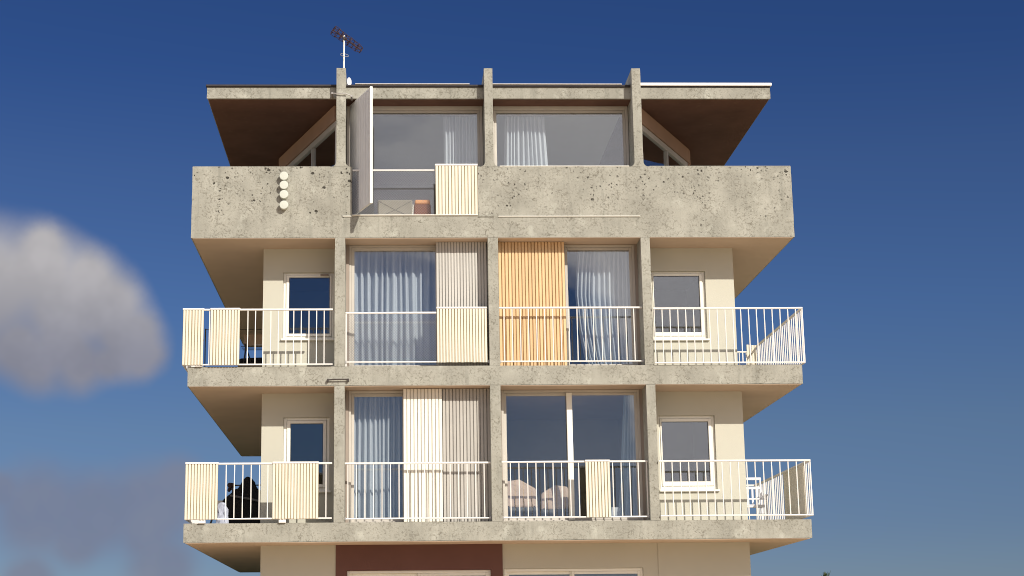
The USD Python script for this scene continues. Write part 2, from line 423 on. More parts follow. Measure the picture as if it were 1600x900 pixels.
# ------------------------------------------------------------------ the apartment building
B = thing('apartment_building', 'grey concrete apartment building with cantilevered balconies and white railings', 'building')
XL, XR, BACK = -5.665, 5.665, 10.9
FINS = [(-2.968, -2.792), (-0.150, 0.012), (2.688, 2.856)]
COLS = [(-2.984, -2.795), (-0.126, 0.064), (2.749, 2.921)]
P0, P1 = 9.208, 10.591                                   # parapet
M0, M1 = 6.413, 6.771                                    # upper floor slab
L0, L1 = 3.585, 3.921                                    # lower floor slab
WALL = 0.82


def rough_front(poly, y0, y1, res=0.11, amp=0.004, seed=3):
    """A concrete member cut from a front outline, its faces and edges slightly uneven like board-cast concrete."""
    k = MB().prism(poly, y0, y1)
    v, f = k.tri()
    m = trimesh.Trimesh(v, f, process=True)
    m = m.subdivide_to_size(max_edge=0.35, max_iter=8)
    v = np.array(m.vertices)
    nz = (meshkit.fbm(v * 7.0, 3, seed) - .5) * 2 * amp
    v[:, 2] += nz
    v[:, 0] += (meshkit.fbm(v * 7.0 + 31.7, 3, seed + 5) - .5) * 2 * amp
    return MB().add(v, m.faces)


# roof
roof = MB().box(-5.44, 5.385, 0.256, 9.6, 12.016, 12.24).build('roof', M['concrete_plain'], B)
fascia = rough_front(sbox(-5.455, 12.012, 5.40, 12.232), 0.25, 0.252 + 0.004).build('roof_fascia', M['concrete_plain'], roof) if False else None
rough_front(sbox(-5.452, 12.012, 5.398, 12.235), 0.2, 0.254).build('fascia_board', M['concrete_plain'], roof)
MB().box(-5.425, 5.37, 0.2565, 9.58, 12.004, 12.0125).build('soffit', M['roof_soffit'], roof)
fl = MB().box(-5.472, 2.70, 0.165, 9.62, 12.241, 12.283, .008)
fl.build('roof_edging', M['flash_dark'], roof, 'dark felt edging along the roof edge')
MB().box(2.70, 5.405, 0.185, 9.62, 12.241, 12.262).build('roof_edging', M['flash_dark'], roof)
MB().box(2.70, 5.425, 0.150, 9.62, 12.2625, 12.318, .006).build('roof_flashing', M['flash_white'], roof, 'bright white metal flashing along the right roof edge')
for a, b in ((-2.62, -0.42), (0.02, 2.52)):
    MB().box(a, b, 0.145, 0.9, 12.284, 12.294, .003).build('roof_flashing', M['flash_white'], roof, 'thin white strip along the roof edge')

# fins
for a, b in FINS:
    w = 0.085
    t = np.linspace(0, math.pi / 2, 7)
    lf = [(a - w + w * math.sin(q), P1 + 0.003 + 0.10 * (1 - math.cos(q))) for q in t]
    rf = [(b + w - w * math.sin(q), P1 + 0.003 + 0.10 * (1 - math.cos(q))) for q in t][::-1]
    poly = Polygon(lf + [(a, 12.555), (b, 12.555)] + rf)
    k = rough_front(poly, 0.0, 0.16, amp=0.004, seed=int(10 * a))
    k.box(a + .004, b - .004, 0.1605, 0.70, P1 + .003, 12.0)
    k.box(a + .003, b - .003, 0.1605, 1.5, 12.32, 12.55)
    k.box(a + .004, b - .004, 0.1605, 0.198, 11.99, 12.33)
    k.build('fin', M['concrete_plain'], B)

# top floor parapet with its cut-out
par = Polygon([(XL, P0), (XR, P0), (XR, P1), (XL, P1)]).difference(sbox(-2.671, 9.63, -0.297, 11))
pp = rough_front(par, 0.0, 0.16, amp=0.006).build('parapet', M['concrete'], B)
for s, x in ((-1, XL), (1, XR)):
    MB().box(min(x, x - s * .16), max(x, x - s * .16), 0.1605, 5.5, P0 + .002, P1 - .003).build('side_parapet', M['concrete'], pp)
# thin cement coping and ledges
MB().box(-5.66, -3.08, 0.02, 0.158, P1 + .0005, P1 + .012, .003).build('coping', M['concrete_plain'], pp)
MB().box(0.12, 2.58, -0.006, 0.158, P1 + .0005, P1 + .014, .003).build('coping', M['white'], pp)
MB().box(2.97, 5.66, 0.004, 0.158, P1 + .0005, P1 + .012, .003).build('coping', M['concrete_plain'], pp)
MB().box(0.075, 2.755, -0.022, -0.0065, 9.606, 9.619, .003).build('ledge', M['white'], pp, 'thin pale drip ledge under the right parapet')
MB().box(-0.30, 0.0, -0.018, -0.0065, 9.606, 9.618, .003).build('ledge', M['concrete_plain'], pp)
MB().box(-2.665, -0.305, -0.024, 0.60, 9.632, 9.648, .004).build('threshold', M['white'], pp, 'white metal threshold of the parapet opening')
MB().box(-2.84, -2.672, -0.022, -0.0065, 9.612, 9.626, .003).build('ledge', M['white'], pp)
MB().box(XL + .002, XR - .002, 0.1605, BACK, P0 + .001, 9.60).build('top_floor_slab', M['concrete_plain'], B)

# floor slabs, each with its painted soffit
for name, z0, z1, e in (('floor_slab', M0, M1, 0.0), ('floor_slab', L0, L1, 0.008)):
    s = rough_front(sbox(XL - e, z0, XR + e, z1), 0.0, 0.20, amp=0.005, seed=int(z0 * 3)).build(name, M['concrete_plain'], B)
    MB().box(XL - e + .002, XR + e - .002, 0.2005, BACK, z0 + .001, z1 - .002).build('slab_deck', M['concrete_plain'], s)
    MB().box(XL + .03, XR - .03, 0.006, BACK - .03, z0 - .012, z0 - .006).build('soffit', M['soffit'], s)
MB().box(XL + .03, XR - .03, 0.006, BACK - .03, P0 - .012, P0 - .006).build('soffit', M['soffit'], pp)
MB().box(XL + .15, -4.2, 9.5, 9.7, P0 - .28, P0 - .0125).build('soffit_beam', M['soffit'], pp)

# columns
for z0, z1, dx in ((M1, P0, 0.0), (L1, M0, 0.0)):
    for (a, b) in COLS:
        rough_front(sbox(a, z0 + .004, b, z1 - .004), 0.001, 0.50, amp=0.003, seed=int(a * 7 + z0)).build('column', M['concrete_plain'], B)

# ------------------------------------------------------------------ walls with windows
def side_wall(x0, x1, z0, z1, win=None, mat='render', y=WALL, thick=0.25):
    poly = sbox(x0, z0, x1, z1)
    if win: poly = poly.difference(sbox(*win))
    return MB().prism(poly, y, y + thick).build('wall', M[mat], B)


def ring(mb, x0, x1, z0, z1, w, y0, y1, ch=.006):
    """Four mitreless members round an opening."""
    l, r, b, t = w if isinstance(w, tuple) else (w,) * 4
    mb.box(x0, x0 + l, y0, y1, z0, z1, ch); mb.box(x1 - r, x1, y0, y1, z0, z1, ch)
    mb.box(x0 + l + .0005, x1 - r - .0005, y0, y1, z0, z0 + b, ch); mb.box(x0 + l + .0005, x1 - r - .0005, y0, y1, z1 - t, z1, ch)
    return mb


def side_window(x0, x1, z0, z1, gx0, gx1, gz0, gz1):
    mid = 0.45
    w = (max((gx0 - x0) * mid, .02), max((x1 - gx1) * mid, .02), (gz0 - z0) * mid, (z1 - gz1) * mid)
    win = ring(MB(), x0 + .002, x1 - .002, z0 + .002, z1 - .002, w, WALL + .055, WALL + .13).build('window', M['white'], B)
    sx0, sx1, sz0, sz1 = x0 + w[0] + .006, x1 - w[1] - .006, z0 + w[2] + .006, z1 - w[3] - .006
    ring(MB(), sx0, sx1, sz0, sz1, (gx0 - sx0, sx1 - gx1, gz0 - sz0, sz1 - gz1), WALL + .035, WALL + .105).build('sash', M['white'], win)
    MB().box(gx0 - .01, gx1 + .01, WALL + .068, WALL + .074, gz0 - .01, gz1 + .01).build('pane', M['pane'], win)
    ring(MB(), gx0 - .001, gx1 + .001, gz0 - .001, gz1 + .001, .009, WALL + .058, WALL + .066, .002).build('glazing_bead', M['dark_steel'], win)
    MB().box(x0 - .03, x1 + .03, WALL - .05, WALL + .05, z0 - .035, z0 + .0015, .006).build('sill', M['white'], win)
    return win


z0, z1 = M1, P0 - .0125
side_wall(-4.375, -2.75, z0, z1, (-3.995, 7.44, -3.03, 8.735))
wml = side_window(-3.995, -3.03, 7.44, 8.735, -3.885, -3.108, 7.55, 8.645)
MB().box(-3.29, -3.13, WALL - .006, WALL + .034, 8.665, 8.70, .008).build('trickle_vent', M['jamb'], wml)
side_wall(2.73, 4.645, z0, z1, (3.055, 7.41, 4.095, 8.74))
side_window(3.055, 4.095, 7.41, 8.74, 3.10, 3.985, 7.552, 8.658)
z0, z1 = L1, M0 - .0125
side_wall(-4.368, -2.75, z0, z1, (-3.96, 4.572, -3.098, 5.946))
side_window(-3.96, -3.098, 4.572, 5.946, -3.832, -3.220, 4.70, 5.838)
side_wall(2.73, 4.695, z0, z1, (3.09, 4.545, 4.155, 5.945))
side_window(3.09, 4.155, 4.545, 5.945, 3.15, 4.033, 4.705, 5.836)
for xa, xb, z0, z1 in ((-4.375, -4.15, M1, P0), (4.42, 4.645, M1, P0), (-4.368, -4.15, L1, M0), (4.47, 4.695, L1, M0)):
    MB().box(xa, xb, WALL + .2505, 9.4, z0 + .001, z1 - .0125).build('side_wall', M['render'], B)
    MB().box(-4.15 if xa < 0 else 2.95, -2.95 if xa < 0 else 4.42, 4.6, 4.75, z0 + .001, z1 - .0125).build('inner_wall', M['inner_wall'], B)
# ground floor walls
zt = L0 - .0125
side_wall(-4.352, -2.972, 0.0, zt)
side_wall(-2.971, 0.103, 0.0, zt, (-2.768, 0.9, -0.112, 3.106), 'brown_render', WALL - .012, .26)
side_wall(0.104, 2.985, 0.0, zt, (0.128, 0.9, 2.705, 3.118), 'render', WALL + .012, .24)
side_wall(2.986, 4.70, 0.0, zt)
MB().box(-4.352, -4.12, WALL + .2505, 9.4, 0, zt).build('side_wall', M['render'], B)
MB().box(4.47, 4.70, WALL + .2505, 9.4, 0, zt).build('side_wall', M['render'], B)
MB().box(-4.3, 4.6, 4.6, 4.75, 0, zt).build('inner_wall', M['inner_wall'], B)
MB().box(-0.03, 0.09, 1.1, 4.6, 0, zt).build('inner_wall', M['inner_wall'], B)


def sliding(x0, x1, z0, z1, leaves, y=0.52, outer=.045, mat='frame', sash=.055):
    """A sliding window: outer frame > a sash and a pane for every leaf. leaves: (xa, xb, front) in order."""
    win = ring(MB(), x0, x1, z0, z1, outer, y, y + .12).build('window', M[mat], B)
    for xa, xb, fr in leaves:
        ya = y + (.012 if fr else .062)
        ring(MB(), xa, xb, z0 + outer + .002, z1 - outer - .002, sash, ya, ya + .042).build('sash', M[mat], win)
        MB().box(xa + sash - .01, xb - sash + .01, ya + .018, ya + .024, z0 + outer + sash - .008, z1 - outer - sash + .008).build('pane', M['pane'], win)
    return win


# ground floor windows (their heads show)
sliding(-2.766, -0.114, .902, 3.104, [(-2.72, -1.42, 0), (-1.47, -0.16, 1)], WALL + .05, .05, 'white', .05)
sliding(0.130, 2.703, .902, 3.116, [(0.176, 1.40, 0), (1.38, 2.655, 1)], WALL + .05, .05, 'white', .05)
# the four bays between the columns
def fill(x0, x1, z0, z1):
    MB().box(x0, x1, 0.5005, 0.66, z0 + .002, z1 - .013).build('jamb', M['jamb'], B)
for z0, z1 in ((M1, P0), (L1, M0)):
    fill(-2.79, -2.735, z0, z1); fill(-0.165, -0.06, z0, z1); fill(0.0, 0.105, z0, z1); fill(2.70, 2.76, z0, z1)
sliding(-2.734, -0.166, M1 + .01, P0 - .016, [(-2.688, -1.04, 1), (-1.08, -0.212, 0)])
sliding(0.106, 2.699, M1 + .01, P0 - .016, [(0.152, 1.42, 0), (1.36, 2.653, 1)])
sliding(-2.734, -0.166, L1 + .01, M0 - .016, [(-2.688, -1.68, 0), (-1.72, -0.212, 1)])
b4 = sliding(0.106, 2.699, L1 + .01, M0 - .016, [(0.150, 1.40, 0), (1.325, 2.655, 1)])
MB().box(1.325, 1.43, .505, .531, L1 + .06, M0 - .07, .006).build('mullion', M['white'], b4)
for z0, z1 in ((M1, P0), (L1, M0)):
    MB().box(-2.95, 2.95, 4.6, 4.75, z0 + .001, z1 - .0125).build('inner_wall', M['inner_wall'], B)
    MB().box(-0.09, 0.03, .67, 4.6, z0 + .001, z1 - .0125).build('inner_wall', M['inner_wall'], B)
    for x in (-2.95, 2.85): MB().box(x, x + .1, .72, 4.6, z0 + .001, z1 - .0125).build('inner_wall', M['inner_wall'], B)

# ------------------------------------------------------------------ penthouse glazing
PZ0, PZ1 = 9.6035, 12.0035
def pent(x0, x1, leaves):
    w = ring(MB(), x0, x1, PZ0 + .002, PZ1 - .002, (.05, .05, .05, .07), .62, .74).build('window', M['frame'], B)
    for xa, xb in leaves:
        ring(MB(), xa, xb, PZ0 + .054, PZ1 - .075, .05, .65, .71).build('sash', M['frame'], w)
        MB().box(xa + .04, xb - .04, .677, .683, PZ0 + .09, PZ1 - .115).build('pane', M['pane'], w)
    MB().box(x0 + .05, x1 - .05, .735, .80, 11.85, 11.925, .01).build('blind_box', M['jamb'], w)
    return w
pent(-2.788, -0.154, [(-2.736, -0.206)])
pent(0.016, 2.684, [(0.068, 2.632)])
for side, pts, mull in ((-1, [(-2.96, .60), (-4.262, 4.1), (-4.40, 9.2)], 2.05), (1, [(2.90, .75), (4.300, 3.44), (4.36, 3.62), (4.38, 9.2)], 2.25)):
    for i in range(len(pts) - 1):
        a, b = np.array(pts[i]), np.array(pts[i + 1]); L = np.linalg.norm(b - a); u = (b - a) / L
        band = MB().obox(a, b, .16, 11.70, 12.0035, .012).build('header_band', M['band'], B)
        if L < .5:
            MB().obox(a, b, .14, PZ0 + .002, 11.698, .01).build('corner_post', M['band'], B); continue
        rail_ = MB().obox(a, b, .09, 11.585, 11.698, .008).obox(a, b, .09, PZ0 + .002, PZ0 + .08, .008)
        ts = [0.02] + ([(mull - a[1]) / u[1]] if i == 0 else list(np.arange(1.3, L - .3, 1.3))) + [L - .03]
        for t in ts:
            p = a + u * t; rail_.obox(p - u * .03, p + u * .03, .085, PZ0 + .081, 11.584, .006)
        fr = rail_.build('side_window', M['frame'], B)
        for t0, t1 in zip(ts[:-1], ts[1:]):
            MB().obox(a + u * (t0 + .02), a + u * (t1 - .02), .006, PZ0 + .07, 11.60).build('pane', M['pane'], fr)
MB().box(-4.3, 4.3, 6.0, 6.15, PZ0, PZ1).build('inner_wall', M['inner_wall'], B)
MB().box(-0.13, -0.01, .81, 6.0, PZ0, PZ1).build('inner_wall', M['inner_wall'], B)
MB().box(-2.7, 2.6, .81, 5.98, 11.985, 12.0025).build('inner_ceiling', M['inner_ceiling'], B)


# ------------------------------------------------------------------ shutters of upright slats
def slat_panel(name, x0, x1, yf, z0, z1, n, slat, back, label=None, cap=None, depth=.018, gap=.26, parent=None):
    """yf is the face of the slats. A backing board (and cap rail) with n slats as its pieces."""
    k = MB().box(x0 + .004, x1 - .004, yf + depth + .0005, yf + depth + .012, z0 + .004, z1 - .004)
    p = k.build(name, M[back], parent or B, label)
    step = (x1 - x0) / n
    for i in range(n):
        a = x0 + i * step; j = rng.uniform(-.0015, .0015); q = rng.uniform(-.004, .004)
        MB().box(a + step * gap / 2 + j, a + step * (1 - gap / 2) + j, yf + rng.uniform(0, .003), yf + depth, z0 + q, z1 - (.03 if cap else 0) + q * .3, .004).build('slat', M[slat], p)
    if cap: MB().box(x0 - .002, x1 + .002, yf - .006, yf + depth + .02, z1 - .028, z1 + .006, .004).build('cap_rail', M[cap], p)
    return p


slat_panel('shutter', -1.092, -0.135, 0.286, 6.79, 9.194, 17, 'slat_grey', 'back_grey', 'grey slatted shutter pushed to the right of its window', gap=.2)
slat_panel('shutter', 0.078, 1.340, 0.286, 6.78, 9.190, 20, 'slat_orange', 'back_orange', 'orange slatted shutter covering half of its window')
slat_panel('shutter', -1.725, -1.000, 0.270, 3.945, 6.390, 11, 'slat_white', 'back_white', 'bright white slatted shutter', gap=.2)
slat_panel('shutter', -1.000, -0.110, 0.310, 3.945, 6.392, 14, 'slat_taupe', 'back_grey', 'grey slatted shutter beside the white one', gap=.24)
# the one that stands open on the top floor
ang_a, ang_b = np.array([-2.712, .55]), np.array([-2.297, -.56])
u = ang_b - ang_a; W = np.linalg.norm(u); u /= W
op = MB().obox(ang_a, ang_b - u * .03, .022, 9.725, 11.985, .003).build('shutter', M['slat_pale'], B, 'white ribbed shutter standing open from the top floor')
MB().obox(ang_b - u * .0295, ang_b, .052, 9.722, 11.990, .005).build('edge_stile', M['white'], op)
for i in range(28):
    t = .01 + (W - .05) * i / 28
    for s in (-1, 1):
        MB().obox(ang_a + u * t, ang_a + u * (t + (W - .05) / 28 * .74), .010, 9.728, 11.982, .002, side=s * .0165).build('slat', M['slat_pale'], op)
for z in (10.1, 11.6):
    MB().box(-2.735, -2.705, .53, .60, z, z + .09, .004).build('hinge', M['steel'], op)


# ------------------------------------------------------------------ railings
def railing(name, x0, x1, y, zb, zt, step, label=None, skip=(), first=None):
    p = MB().box(x0, x1, y - .02, y + .02, zt - .033, zt, .006).build(name, M['rail'], B, label)
    MB().box(x0, x1, y - .014, y + .014, zb - .013, zb + .013, .004).build('bottom_rail', M['rail'], p)
    x = (x0 + step * .5) if first is None else first
    while x < x1 - .02:
        if not any(a <= x <= b for a, b in skip):
            MB().box(x - .009, x + .009, y - .009, y + .009, zb + .0135, zt - .0335, .003).build('baluster', M['rail'], p)
        x += step
    return p


def side_rail(name, x, y0, y1, zb, zt, step, skip=()):
    p = MB().box(x - .02, x + .02, y0, y1, zt - .036, zt, .006).build(name, M['rail'], B)
    MB().box(x - .014, x + .014, y0, y1, zb - .013, zb + .013, .004).build('bottom_rail', M['rail'], p)
    y = y0 + step * .5
    while y < y1 - .03:
        if not any(a <= y <= b for a, b in skip):
            MB().box(x - .009, x + .009, y - .009, y + .009, zb + .0135, zt - .0335, .003).build('baluster', M['rail'], p)
        y += step
    return p


RY = -0.03
Z2B, Z2T, Z1B, Z1T = 6.806, 7.848, 3.999, 5.005
def feet(p, xs, y0, zb, zs):
    for x in xs:
        MB().box(x - .065, x + .065, y0 - .012, y0 + .03, zs - .0, zb - .0135, .004).build('foot_bracket', M['rail'], p)
# upper floor, left balcony
p = railing('railing', -5.77, -3.016, RY, Z2B, Z2T, .1405, 'upper left balcony railing', [(-5.74, -5.36), (-5.26, -4.72)], -4.58 - .1405 * 8)
feet(p, [-5.46], RY, Z2B, M1)
slat_panel('railing_panel', -5.772, -5.384, RY - .036, Z2B - .01, Z2T + .006, 7, 'slat_cream', 'back_cream', None, 'rail', .014, .27)
slat_panel('railing_panel', -5.267, -4.722, RY - .036, Z2B - .01, Z2T + .006, 10, 'slat_cream', 'back_cream', None, 'rail', .014, .27)
side_rail('side_railing', -5.75, RY + .022, 3.0, Z2B, Z2T, .15)
# upper floor, right balcony
p = railing('railing', 2.925, 5.725, RY, Z2B, Z2T, .147, 'upper right balcony railing', (), 2.925 + .02)
MB().box(5.703, 5.725, RY - .011, RY + .011, Z2B + .0135, Z2T - .0365, .003).build('baluster', M['rail'], p)
side_rail('side_railing', 5.714, RY + .022, 4.6, Z2B, Z2T, .15)
railing('railing', 4.66, 5.693, 4.58, Z2B, Z2T, .15)
# lower floor, left balcony
p = railing('railing', -5.657, -3.016, RY, Z1B, Z1T, .150, 'lower left balcony railing', [(-5.63, -5.05), (-4.07, -3.27)], -4.925 - .15 * 4)
feet(p, [-5.346, -3.904], RY, Z1B, L1)
slat_panel('railing_panel', -5.659, -5.066, RY - .036, Z1B - .01, Z1T + .006, 11, 'slat_cream', 'back_cream', None, 'rail', .014, .27)
slat_panel('railing_panel', -4.090, -3.256, RY - .036, Z1B - .01, Z1T + .006, 15, 'slat_cream', 'back_cream', None, 'rail', .014, .27)
side_rail('side_railing', -5.637, RY + .022, 3.0, Z1B, Z1T, .15)
# lower floor, right balcony
p = railing('railing', 2.925, 5.71, RY, Z1B, Z1T, .152, 'lower right balcony railing', (), 2.925 + .09)
MB().box(5.688, 5.710, RY - .011, RY + .011, Z1B + .0135, Z1T - .0365, .003).build('baluster', M['rail'], p)
sr_ = side_rail('side_railing', 5.69, RY + .022, 4.6, Z1B, Z1T, .15, [(.3, 1.95)])
railing('railing', 4.71, 5.668, 4.58, Z1B, Z1T, .15)


def side_panel(x, y0, y1, z0, z1, n, label):
    p = MB().box(x + .0005, x + .012, y0, y1, z0 + .004, z1 - .004).build('railing_panel', M['back_cream'], B, label)
    st = (y1 - y0) / n
    for i in range(n):
        MB().box(x - .014, x, y0 + st * (i + .1), y0 + st * (i + .9), z0, z1, .003).build('slat', M['slat_cream'], p)
        MB().box(x + .0125, x + .026, y0 + st * (i + .1), y0 + st * (i + .9), z0, z1, .003).build('slat', M['slat_cream'], p)


side_panel(5.675, .32, 1.95, Z1B - .01, Z1T - .04, 22, 'brown shaded slat panel on the side railing')
# upper bays
rb = MB().box(-2.79, -1.10, .08, .12, 7.772, 7.806, .006).build('railing', M['rail'], B, 'railing hung with grey wire net')
MB().box(-2.79, -1.10, .086, .114, 6.852, 6.878, .004).build('bottom_rail', M['rail'], rb)
MB().box(-2.787, -2.763, .088, .112, 6.779, 7.771, .003).build('post', M['rail'], rb)
slat_panel('railing_panel', -1.098, -0.155, 0.062, 6.85, 7.888, 17, 'slat_cream', 'back_cream', None, 'rail', .014, .27)
MB().box(-1.1, -0.13, .09, .115, 6.852, 6.878, .004).build('bottom_rail', M['rail'], rb)
railing('railing', 0.066, 2.747, .1, 6.865, 7.894, .1515, 'railing before the orange shutter', (), .158 - .1515 + .0)
railing('railing', -2.793, -0.128, .1, 3.995, 5.012, .155, 'railing before the white shutter', (), -2.735)
railing('railing', 0.066, 2.747, .1, 3.998, 5.020, .156, 'railing before the beige armchairs', [(1.6, 2.04)], .225)
slat_panel('railing_panel', 1.592, 2.045, 0.062, 3.99, 5.026, 8, 'slat_cream', 'back_cream', None, 'rail', .014, .27)
for x in (-2.779, -0.142, 0.080, 2.733):
    for za, zb in ((6.838, 6.892), (3.97, 4.024)):
        MB().box(x - .015, x + .015, .078, .122, za, zb, .005).build('rail_clamp', M['steel'], B)
# top floor opening
rt = MB().box(-2.668, -1.10, .03, .06, 10.515, 10.545, .005).build('railing', M['rail'], B, 'top floor railing hung with grey wire net')
slat_panel('railing_panel', -1.102, -0.300, -0.012, 9.652, 10.634, 13, 'slat_cream', 'back_cream', None, 'rail', .014, .24)


def net(parent, x0, x1, z0, z1, y, pitch):
    k = MB(); w = math.sqrt(.5); R = Polygon([(x0, z0), (x1, z0), (x1, z1), (x0, z1)])
    from shapely.geometry import LineString
    span = (x1 - x0) + (z1 - z0)
    for i in range(int(span / pitch) + 1):
        s = i * pitch
        for q in (0, 1):
            a = (x0 + s, z0), (x0 + s - (z1 - z0), z1)
            if q: a = tuple((x0 + x1 - xx, zz) for xx, zz in a)
            c = LineString(a).intersection(R)
            if c.is_empty or c.length < .02: continue
            (xa, za), (xb, zb) = c.coords[0], c.coords[-1]
            k.tube([(xa, y + q * .004, za), (xb, y + q * .004, zb)], .0023, 3)
    k.build('wire_net', M['net'], parent)


net(rb, -2.76, -1.11, 6.88, 7.77, .098, .05)
net(rt, -2.66, -1.11, 9.655, 10.513, .043, .05)

# round vent caps on the parapet
for x, z in ((-3.945, 10.383), (-3.943, 10.207), (-3.941, 10.026), (-3.939, 9.821)):
    c = trimesh.creation.cylinder(radius=.082, height=.10, sections=40)
    prof = np.array([[0, 0], [.082, 0], [.082, .088], [.079, .097], [.070, .1], [0, .1]])
    m = trimesh.creation.revolve(prof, sections=40)
    v = np.array(m.vertices); v = np.stack([v[:, 0] + x, -.004 - v[:, 2], v[:, 1] + z], 1)
    MB().add(v, m.faces[:, ::1]).build('vent_cap', M['vent'], B, smooth=35)

# dark tie bars clamped across the left column line
t1 = MB().tube([(-3.09, -.045, 6.515), (-2.95, -.05, 6.522), (-2.74, -.045, 6.522)], .012, 8)
t1.box(-3.115, -3.085, -.06, -.0055, 6.475, 6.53, .004).box(-2.745, -2.715, -.06, -.0055, 6.48, 6.535, .004)
t1.build('tie_bar', M['dark_steel'], B)
t2 = MB().tube([(-3.04, -.03, 12.035), (-2.97, -.035, 12.03), (-2.78, -.035, 12.02), (-2.68, -.02, 11.985)], .010, 8)
t2.box(-3.07, -3.03, -.045, .19, 12.02, 12.05, .004).box(-2.70, -2.665, -.03, .19, 11.965, 12.0, .004)
t2.build('tie_bar', M['steel'], B)

# ------------------------------------------------------------------ curtains
def curtain(label, xl, xr, z0, z1, y, folds, amp, mat='curtain', seed=0, group=None):
    """xl, xr: edges as functions of height 0..1 (bottom to top)."""
    r = random.Random(seed)
    nu, nv = folds * 10, 26
    ph = np.cumsum([r.uniform(.7, 1.35) for _ in range(folds + 1)]); ph = (ph - ph[0]) / (ph[-1] - ph[0])
    uu = np.linspace(0, 1, nu + 1); phase = np.interp(uu, ph, np.arange(folds + 1)) * 2 * math.pi
    am = np.interp(uu, ph, [r.uniform(.6, 1.2) for _ in range(folds + 1)])
    V = []
    for j in range(nv + 1):
        t = j / nv; a, b = xl(t), xr(t)
        head = 1 - .55 * max(0, (t - .93) / .07)
        sway = np.sin(uu * 9 + t * 3.0 + seed) * .010 * (1 - t)
        yy = y + amp * head * am * np.cos(phase + .35 * np.sin(t * 4 + uu * 11 + seed)) + sway
        xx = a + (b - a) * uu + .35 * amp * np.sin(2 * phase) * .3
        V.append(np.stack([xx, yy, np.full_like(uu, z0 + (z1 - z0) * t)], 1))
    V = np.vstack(V); n = nu + 1
    F = [[j * n + i, j * n + i + 1, (j + 1) * n + i + 1, (j + 1) * n + i] for j in range(nv) for i in range(nu)]
    F = np.array(F); F = np.vstack([F[:, [0, 1, 2]], F[:, [0, 2, 3]]])
    o = thing('curtain', label, 'curtain', group=group)
    MB().add(V, F).build('cloth', M[mat], o, smooth=True)
    return o


K = lambda v: (lambda t: v)
curtain('white pleated curtain at the top floor behind the cream slat panel', K(-.905), K(-.19), 9.62, 11.90, .85, 11, .05, seed=1)
curtain('short white curtain hanging alone in the top right window', lambda t: .225 + .08 * t, lambda t: 1.19 - .12 * t, 9.65, 11.90, .86, 10, .052, seed=2)
curtain('wide pale curtain left of the grey shutter on the upper floor', K(-2.69), K(-1.02), 6.79, 9.13, .72, 13, .058, seed=3)
def bl(t): return np.interp(t, [0, .1, .35, .62, .8, 1], [1.80, 1.72, 1.62, 1.575, 1.60, 1.65])
curtain('white curtain drawn in at its left edge beside the orange shutter', bl, K(2.66), 6.80, 9.13, .72, 13, .052, seed=4)
curtain('pale curtain left of the bright white shutter on the lower floor', K(-2.69), K(-1.68), 3.94, 6.33, .72, 11, .052, 'curtain', seed=5)
curtain('narrow bluish curtain at the right edge above the beige armchairs', lambda t: np.interp(t, [0, .3, .6, 1], [2.26, 2.33, 2.38, 2.45]), K(2.68), 3.94, 6.33, .80, 5, .05, 'curtain_blue', seed=6)

# ------------------------------------------------------------------ things on and in the building
def blob(points, res, it=12):
    """One smooth closed body from hulls of spheres. points: list of groups [(x, y, z, r), ...]."""
    tot = m3.Manifold()
    for gp in points:
        s = [m3.Manifold.sphere(r, 16).translate((x, y, z)) for x, y, z, r in gp]
        tot += m3.Manifold.batch_hull(s) if len(s) > 1 else s[0]
    tot = tot.refine_to_length(res)
    me = tot.to_mesh(); m = trimesh.Trimesh(me.vert_properties[:, :3], me.tri_verts, process=True)
    trimesh.smoothing.filter_taubin(m, iterations=it)
    return m


def rbox(x0, x1, y0, y1, z0, z1, r):
    s = [m3.Manifold.sphere(r, 12).translate((x, y, z)) for x in (x0 + r, x1 - r) for y in (y0 + r, y1 - r) for z in (z0 + r, z1 - r)]
    me = m3.Manifold.batch_hull(s).to_mesh()
    return trimesh.Trimesh(me.vert_properties[:, :3], me.tri_verts)


# aerial on the left fin
A = thing('tv_antenna', 'rusty lattice television antenna on a white mast above the left fin', 'antenna', (-2.832, .10, 12.555))
MB().tube([(0, 0, 0), (0, 0, .40), (0, 0, .70)], .019, 10).build('mast', M['white'], A, smooth=40)
th = np.linspace(0, 2 * math.pi, 28, endpoint=False)
MB().tube(np.stack([.012 + .078 * np.cos(th), -.03 + .05 * np.sin(th), .285 + .045 * np.sin(th) - .015 * np.cos(th)], 1), .005, 6, True).build('cable_loop', M['steel'], A)
b0, b1 = np.array([-.205, -.08, .775]), np.array([.325, .18, .465])
ax = (b1 - b0) / np.linalg.norm(b1 - b0); s1 = np.cross(ax, [0, 0, 1.0]); s1 /= np.linalg.norm(s1); s2 = np.cross(ax, s1)
MB().tube([b0, (b0 + b1) / 2, b1], .012, 6).build('boom', M['rust'], A)
NR = 8; rings = []
for i in range(NR):
    t = i / (NR - 1); c0 = b0 + (b1 - b0) * t; rad = (.112 - .03 * abs(t - .25) - .02 * t) * rng.uniform(.82, 1.12)
    hexa = [c0 + rad * (math.cos(q) * s1 + math.sin(q) * s2) for q in np.arange(6) * math.pi / 3 + (i % 2) * .5 + rng.uniform(-.2, .2)]
    rings.append(hexa)
    MB().tube(hexa, .0075, 5, True).tube([hexa[0], c0, hexa[3]], .006, 5).build('loop_element', M['rust'], A)
k = MB()
for i in range(NR - 1):
    for q in range(6):
        k.tube([rings[i][q], rings[i + 1][(q + (i % 2)) % 6]], .0055, 4)
k.build('lattice_rods', M['rust'], A)
MB().tube([(0, 0, .62), (.02, .01, .655), (.035, .02, .64)], .013, 6).box(-.028, .03, -.03, .03, .60, .66, .005).build('clamp', M['dark_steel'], A)

